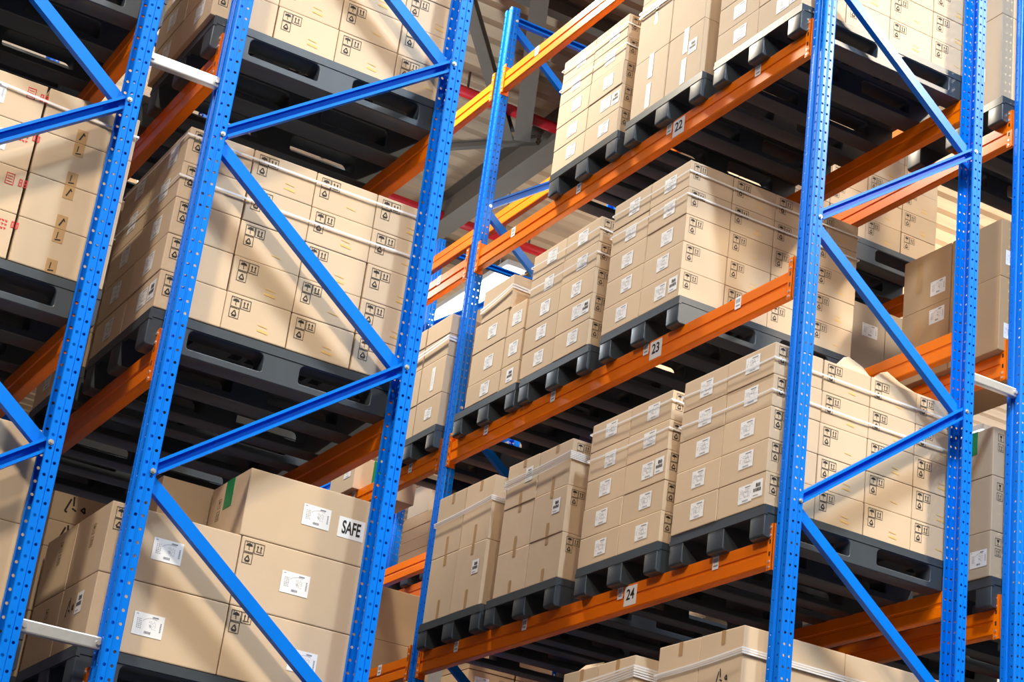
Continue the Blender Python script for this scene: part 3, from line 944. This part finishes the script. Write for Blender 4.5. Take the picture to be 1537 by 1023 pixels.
Z = LV[30] + PH + .004
GL = 'large cartons at the bottom left'
def big(label, x, y, z, w, d, h):
    return Box(label, x, y, z, w, d, h, GL, 'card', jit=False)
wl, wr = .553, .545
b1 = big('large carton, bottom row left, with a white label, lower left', XL + .012, .148, Z, wl, .43, .287)
b1.front(label_mesh('wide', 'Y'), .238, .125, 'shipping_label'); b1.side(label_mesh('bold', 'X'), .17, .19, 'shipping_label'); b1.side(marks_mesh('scrawl', 'X'), .33, .22, 'printed_marks')
b2 = big('large carton, bottom row right, with symbols and a label', XL + .012 + wl, .148, Z, wr, .43, .287)
b2.front(label_mesh('wide', 'Y'), .345, .13, 'shipping_label'); b2.front(marks_mesh('sym_big', 'Y'), .012, b2.h - .015, 'handling_symbols')
b3 = big('large carton, second row left, with a white label near its middle', XL + .012, .148, Z + .288, wl, .43, .288)
b3.front(label_mesh('wide', 'Y'), .256, .142, 'shipping_label'); b3.front(marks_mesh('sym_big', 'Y'), .02, b3.h - .02, 'handling_symbols'); b3.side(marks_mesh('fine', 'X'), .2, .23, 'printed_marks')
b4 = big('large carton, second row right, directly under the lettered carton', XL + .012 + wl, .148, Z + .288, wr, .43, .288)
b4.front(label_mesh('wide', 'Y'), .257, .147, 'shipping_label'); b4.front(marks_mesh('sym_big', 'Y'), .014, b4.h - .016, 'handling_symbols')
b5 = big('large carton on top with the black word SAFE on a white label', XL + .012 + wl - .015, .148, Z + .577, wr + .012, .43, .288)
b5.front(label_mesh('wide', 'Y'), .316, .157, 'shipping_label')
m = MB(); m.box((-.06, -.0012, -.044), (.06, 0, .044)); p = b5.front(m.build('lettered_label', ['paper']), .478, .147, 'lettered_label', 'white label reading SAFE')
t = text_mesh('SAFE', .062, .66, .0006, .0013)
for v in t.vertices: v.co.y *= 1.25
t.transform(ROTY); obj('letters', t, p, (0, -.0016, -.001))
m = MB(); m.box((-.002, .17, .16), (0, .26, .285)); obj('green_tape', m.build('green_tape', ['green']), b5.o)
b5.side(marks_mesh('fine', 'X'), .33, .22, 'printed_marks')
for r in range(2):
    b = big('large far-row carton, %s row, on the dark left side' % ('bottom', 'second')[r], XL + .012, .582, Z + r * .288, wl, .42, .287)
    b.side(marks_mesh('fine', 'X'), .2, .24, 'printed_marks')
b = big('plain carton on top at the back, left of the lettered carton', XL + .33, .60, Z + .577, .30, .38, .30)
for r, h in enumerate((.29, .29, .12, .13)):
    b = Box('%s carton of the stack behind the large cartons, dark left side' % ('bottom', 'second', 'third', 'top')[r], XL + .01, 1.07, Z + (0, .29, .58, .70)[r], .55, .7, h, GL, 'card')
    b.front(marks_mesh('fine' if r < 2 else 'scrawl', 'Y'), .06, b.h - .02, 'handling_symbols')

# ---- rack at the left edge (C)
XK = XC - .05
slots(44, ['dark plastic pallet at the left edge, under the red-marked cartons', 'dark pallet behind the left-edge one'], (.145, 1.05), XK, 'pallets at the left edge')
Z = LV[44] + PH + .008
GC = 'taped cartons at the left edge'
for r in range(4):
    for i in (1, 2):
        lb = '%s carton, %s row of the red-marked stack at the left edge' % (('', 'left', 'taped right')[i], rowname(r, 4))
        b = Box(lb, XK + i * .403, .15, Z + r * .197, .397, .5, .197, GC, jit=False)
        if i == 1:
            b.front(marks_mesh('red' if r in (3, 1) else 'red_b', 'Y'), .315, b.h - .03, 'red_marks')
            if r in (3, 2): b.front(label_mesh('wide', 'Y'), .17 if r == 3 else .22, .10, 'shipping_label')
        else:
            u = .17
            for v in (.0, b.h):
                w_ = .045; hh = .06
                b.front(tape_mesh(w_, hh, 'Y'), u, hh / 2 if v == 0 else v - hh / 2, 'packing_tape')
                mm = MB()
                yy = -.0018
                vv = hh / 2 if v == 0 else v - hh / 2
                b.front(marks_mesh('dash%d' % ((r + (v > 0)) % 2), 'Y') if False else decal([(0, line((-.008, -.018), (.006, .016), .006), .0018), (0, line((.004, .018), (.012, .006), .005), .0018)] if r % 2 else [(0, line((-.012, -.02), (.012, -.016), .005), .0018), (0, line((-.006, -.012), (-.004, .016), .004), .0018)], ['ink'], ROTY, 'printed_marks'), u, vv, 'printed_marks')
slots(58, ['dark plastic pallet at the upper left corner, its underside showing', 'dark pallet behind the upper left corner one', 'dark pallet third in depth at the upper left corner', 'dark pallet deepest at the upper left corner'], (.145, 1.05, 1.99, 2.9), XK, 'pallets at the left edge')
Z = LV[58] + PH + .002
for r in range(3):
    Box('%s carton above the upper left corner pallet' % ('bottom', 'middle', 'top')[r], XK + .8, .15, Z + r * .197, .399, .5, .197, GC)
slots(30, ['dark plastic pallet at the lower left edge'], (.145,), XK, 'pallets at the left edge')
Z = LV[30] + PH + .004
for r in range(2):
    for i in (1, 2):
        b = Box('%s %s carton at the lower left edge behind the post' % (('lower', 'upper')[r], ('', 'left', 'right')[i]), XK + i * .39, .148, Z + r * .386, .39, .45, .386, GC)
        if i == 2: b.front(label_mesh('wide', 'Y'), .06, .20, 'shipping_label')

# ------------------------------------------------------------------ white stretch bands
def band(label, x0, y0, x1, y1, z, w=.009, dz=(0, 0, 0, 0), strands=1, group='white stretch bands'):
    m = MB(); t = .0022
    for k in range(strands):
        o = t * (1 + .6 * k)
        cs = [(x0 - o, y0 - o), (x1 + o, y0 - o), (x1 + o, y1 + o), (x0 - o, y1 + o)]
        zz = [z + dz[i] + (k - (strands - 1) / 2) * w * 1.4 * (1 if i in (0, 1) else random.uniform(.7, 1.5)) for i in range(4)]
        n = len(m.v)
        for i in range(4):
            a, c = cs[i], cs[(i + 1) % 4]
            N = 8
            for q in range(N):
                f0, f1 = q / N, (q + 1) / N
                sag0 = math.sin(f0 * math.pi) * .006; sag1 = math.sin(f1 * math.pi) * .006
                p = (a[0] + (c[0] - a[0]) * f0, a[1] + (c[1] - a[1]) * f0); r = (a[0] + (c[0] - a[0]) * f1, a[1] + (c[1] - a[1]) * f1)
                za = zz[i] + (zz[(i + 1) % 4] - zz[i]) * f0 - sag0; zb = zz[i] + (zz[(i + 1) % 4] - zz[i]) * f1 - sag1
                m.poly([(p[0], p[1], za - w / 2), (r[0], r[1], zb - w / 2), (r[0], r[1], zb + w / 2), (p[0], p[1], za + w / 2)])
    me = m.build('stretch_band', ['band'], fix=False)
    bm = bmesh.new(); bm.from_mesh(me)
    bmesh.ops.remove_doubles(bm, verts=bm.verts, dist=1e-5)
    bmesh.ops.solidify(bm, geom=bm.faces[:], thickness=0.0012)
    bm.to_mesh(me); bm.free()
    tag(obj('stretch_band', me), label, 'stretch band', group)
def two(where, x0, y0, x1, y1, za, zb):
    band('upper white stretch band round the ' + where, x0, y0, x1, y1, za, dz=(0, 0, .01, .004))
    band('lower white stretch band round the ' + where, x0, y0, x1, y1, zb, dz=(0, 0, -.01, .004))
e_ = .006
two('nearest stack on the low beam numbered 24', XS - e_, .147 - e_, XS + 1.2 + e_, .147 + .79 + e_, 5.325, 5.155)
two('second stack on the low beam numbered 24', XS - e_, 1.045 - e_, XS + .3 + e_, 1.045 + .80 + e_, 5.35, 5.19)
band('thick white stretch band round the third stack on the low beam numbered 24', XS - e_, 2.055 - e_, XS + .55 + e_, 2.055 + .744 + e_, 5.29, .007, (0, 0, 0, -.02), 5)
band('white stretch band round the farthest stack on the low beam numbered 24', XS - e_, 2.965 - e_, XS + .55 + e_, 2.965 + .732 + e_, 5.24, .008, (0, 0, 0, -.03), 3)
two('nearest stack on the middle beam numbered 23', XS - e_, 1.09 - e_, XS + 1.2 + e_, 1.09 + .79 + e_, 6.745, 6.60)
two('middle stack on the middle beam numbered 23', XS - e_, 2.03 - e_, XS + .3 + e_, 2.03 + .80 + e_, 6.735, 6.575)
band('white stretch band round the carton topping the farthest stack of plate 23', XS - e_, 3.07 - e_, XS + .45 + e_, 3.47 + e_, 6.70, .012, (0, 0, 0, -.06), 2)
band('white stretch band round the top cartons beyond the far post', XS - e_, LB + .13 - e_, XS + .5 + e_, LB + .86 + e_, 6.60, .014, (0, 0, 0, -.03), 2)
two('farthest stack on the high beam numbered 22', XS - e_, 1.975 - e_, XS + .3 + e_, 1.975 + .79 + e_, 8.15, 8.0)
band('white stretch band round the middle stack on the high beam numbered 22', XS - e_, 1.10 - e_, XS + .55 + e_, 1.832 + e_, 8.12, .016, (0, 0, 0, 0), 2)
band('white stretch band round the tied stack below plate 24', XS - e_, .225 - e_, XS + 1.2 + e_, .225 + .716 + e_, 3.865, .008, (0, 0, 0, -.03), 3)
band('thick white stretch band round the wrapped stack below plate 24', XS - e_, 1.15 - e_, XS + .6 + e_, 1.15 + .71 + e_, 3.90, .009, (0, 0, 0, -.03), 5)
two('middle stack of the left rack', XL + .003 - e_, .15 - e_, XL + 1.2 + e_, .15 + .84 + e_, 5.375, 5.18)
band('white stretch band round the red-marked stack at the left edge', XK + .4 - e_, .15 - e_, XK + 1.2 + e_, .65 + e_, 5.285, .010, (.03, -.01, 0, 0))

# ------------------------------------------------------------------ roof steelwork and pipes
def bar(name, label, cat, p, q, w, h, m='steel', group=None):
    P, Q = Vector(p), Vector(q)
    u = (Q - P).normalized()
    up = Vector((0, 0, 1))
    n = u.cross(up).normalized(); v = n.cross(u).normalized()
    if v.z < 0: v = -v
    t = w * .5; f = .012
    pr = [(-t, -h / 2), (t, -h / 2), (t, -h / 2 + f), (f / 2, -h / 2 + f), (f / 2, h / 2 - f), (t, h / 2 - f), (t, h / 2), (-t, h / 2), (-t, h / 2 - f), (-f / 2, h / 2 - f), (-f / 2, -h / 2 + f), (-t, -h / 2 + f)]
    mm = MB(); mm.prism([n * a + v * c for a, c in pr], Vector((0, 0, 0)), Q - P)
    tag(obj(name, mm.build(name, [m]), None, p), label, cat, group)
GR = 'roof steelwork'
bar('roof_girder', 'thick grey roof girder crossing behind the far post', 'roof beam', (3.35, 14.6, 11.75), (3.35, 2.0, 11.75), .26, .40, group=GR)
bar('roof_strut', 'grey roof strut meeting the top of the picture right of the far post', 'roof beam', (3.05, 9.47, 11.72), (1.2, 5.8, 11.72), .18, .16, group=GR)
bar('roof_strut', 'slim grey roof strut left of the top of the far post', 'roof beam', (2.95, 9.6, 11.72), (1.05, 7.2, 11.72), .12, .12, group=GR)
bar('roof_strut', 'thin grey roof strut crossing left of the far post, level with its beam', 'roof beam', (1.6, 11.6, 11.80), (3.3, 9.6, 11.80), .07, .08, group=GR)
bar('roof_purlin', 'grey purlin under the sheets, farther behind the far post', 'roof beam', (1.0, 12.9, 11.85), (9.0, 12.9, 11.85), .16, .22, group=GR)
bar('roof_purlin', 'grey purlin under the sheets, at the top edge of the picture', 'roof beam', (0.0, 7.3, 11.87), (9.0, 7.3, 11.87), .12, .18, group=GR)
def pipe(label, p, q, r):
    mm = MB(); P, Q = Vector(p), Vector(q)
    mm.cyl((0, 0, 0), (Q - P), r, (Q - P).length, 16)
    me = mm.build('sprinkler_pipe', ['pipe'], True)
    o = tag(obj('sprinkler_pipe', me, None, p), label, 'pipe', 'sprinkler pipes')
    k = MB()
    for f in (.2, .5, .8):
        c = (Q - P) * f
        k.box((c.x - .01, c.y - .01, .0), (c.x + .01, c.y + .01, 12 - p[2]))
    obj('hanger', k.build('hanger', ['steel']), o)
pipe('red sprinkler pipe under the roof, behind the top of the far post', (0.6, 9.15, 11.75), (8.5, 9.15, 11.75), .06)
pipe('red sprinkler pipe under the roof, lower in the picture behind the far post', (0.6, 11.9, 11.75), (8.5, 11.9, 11.75), .06)
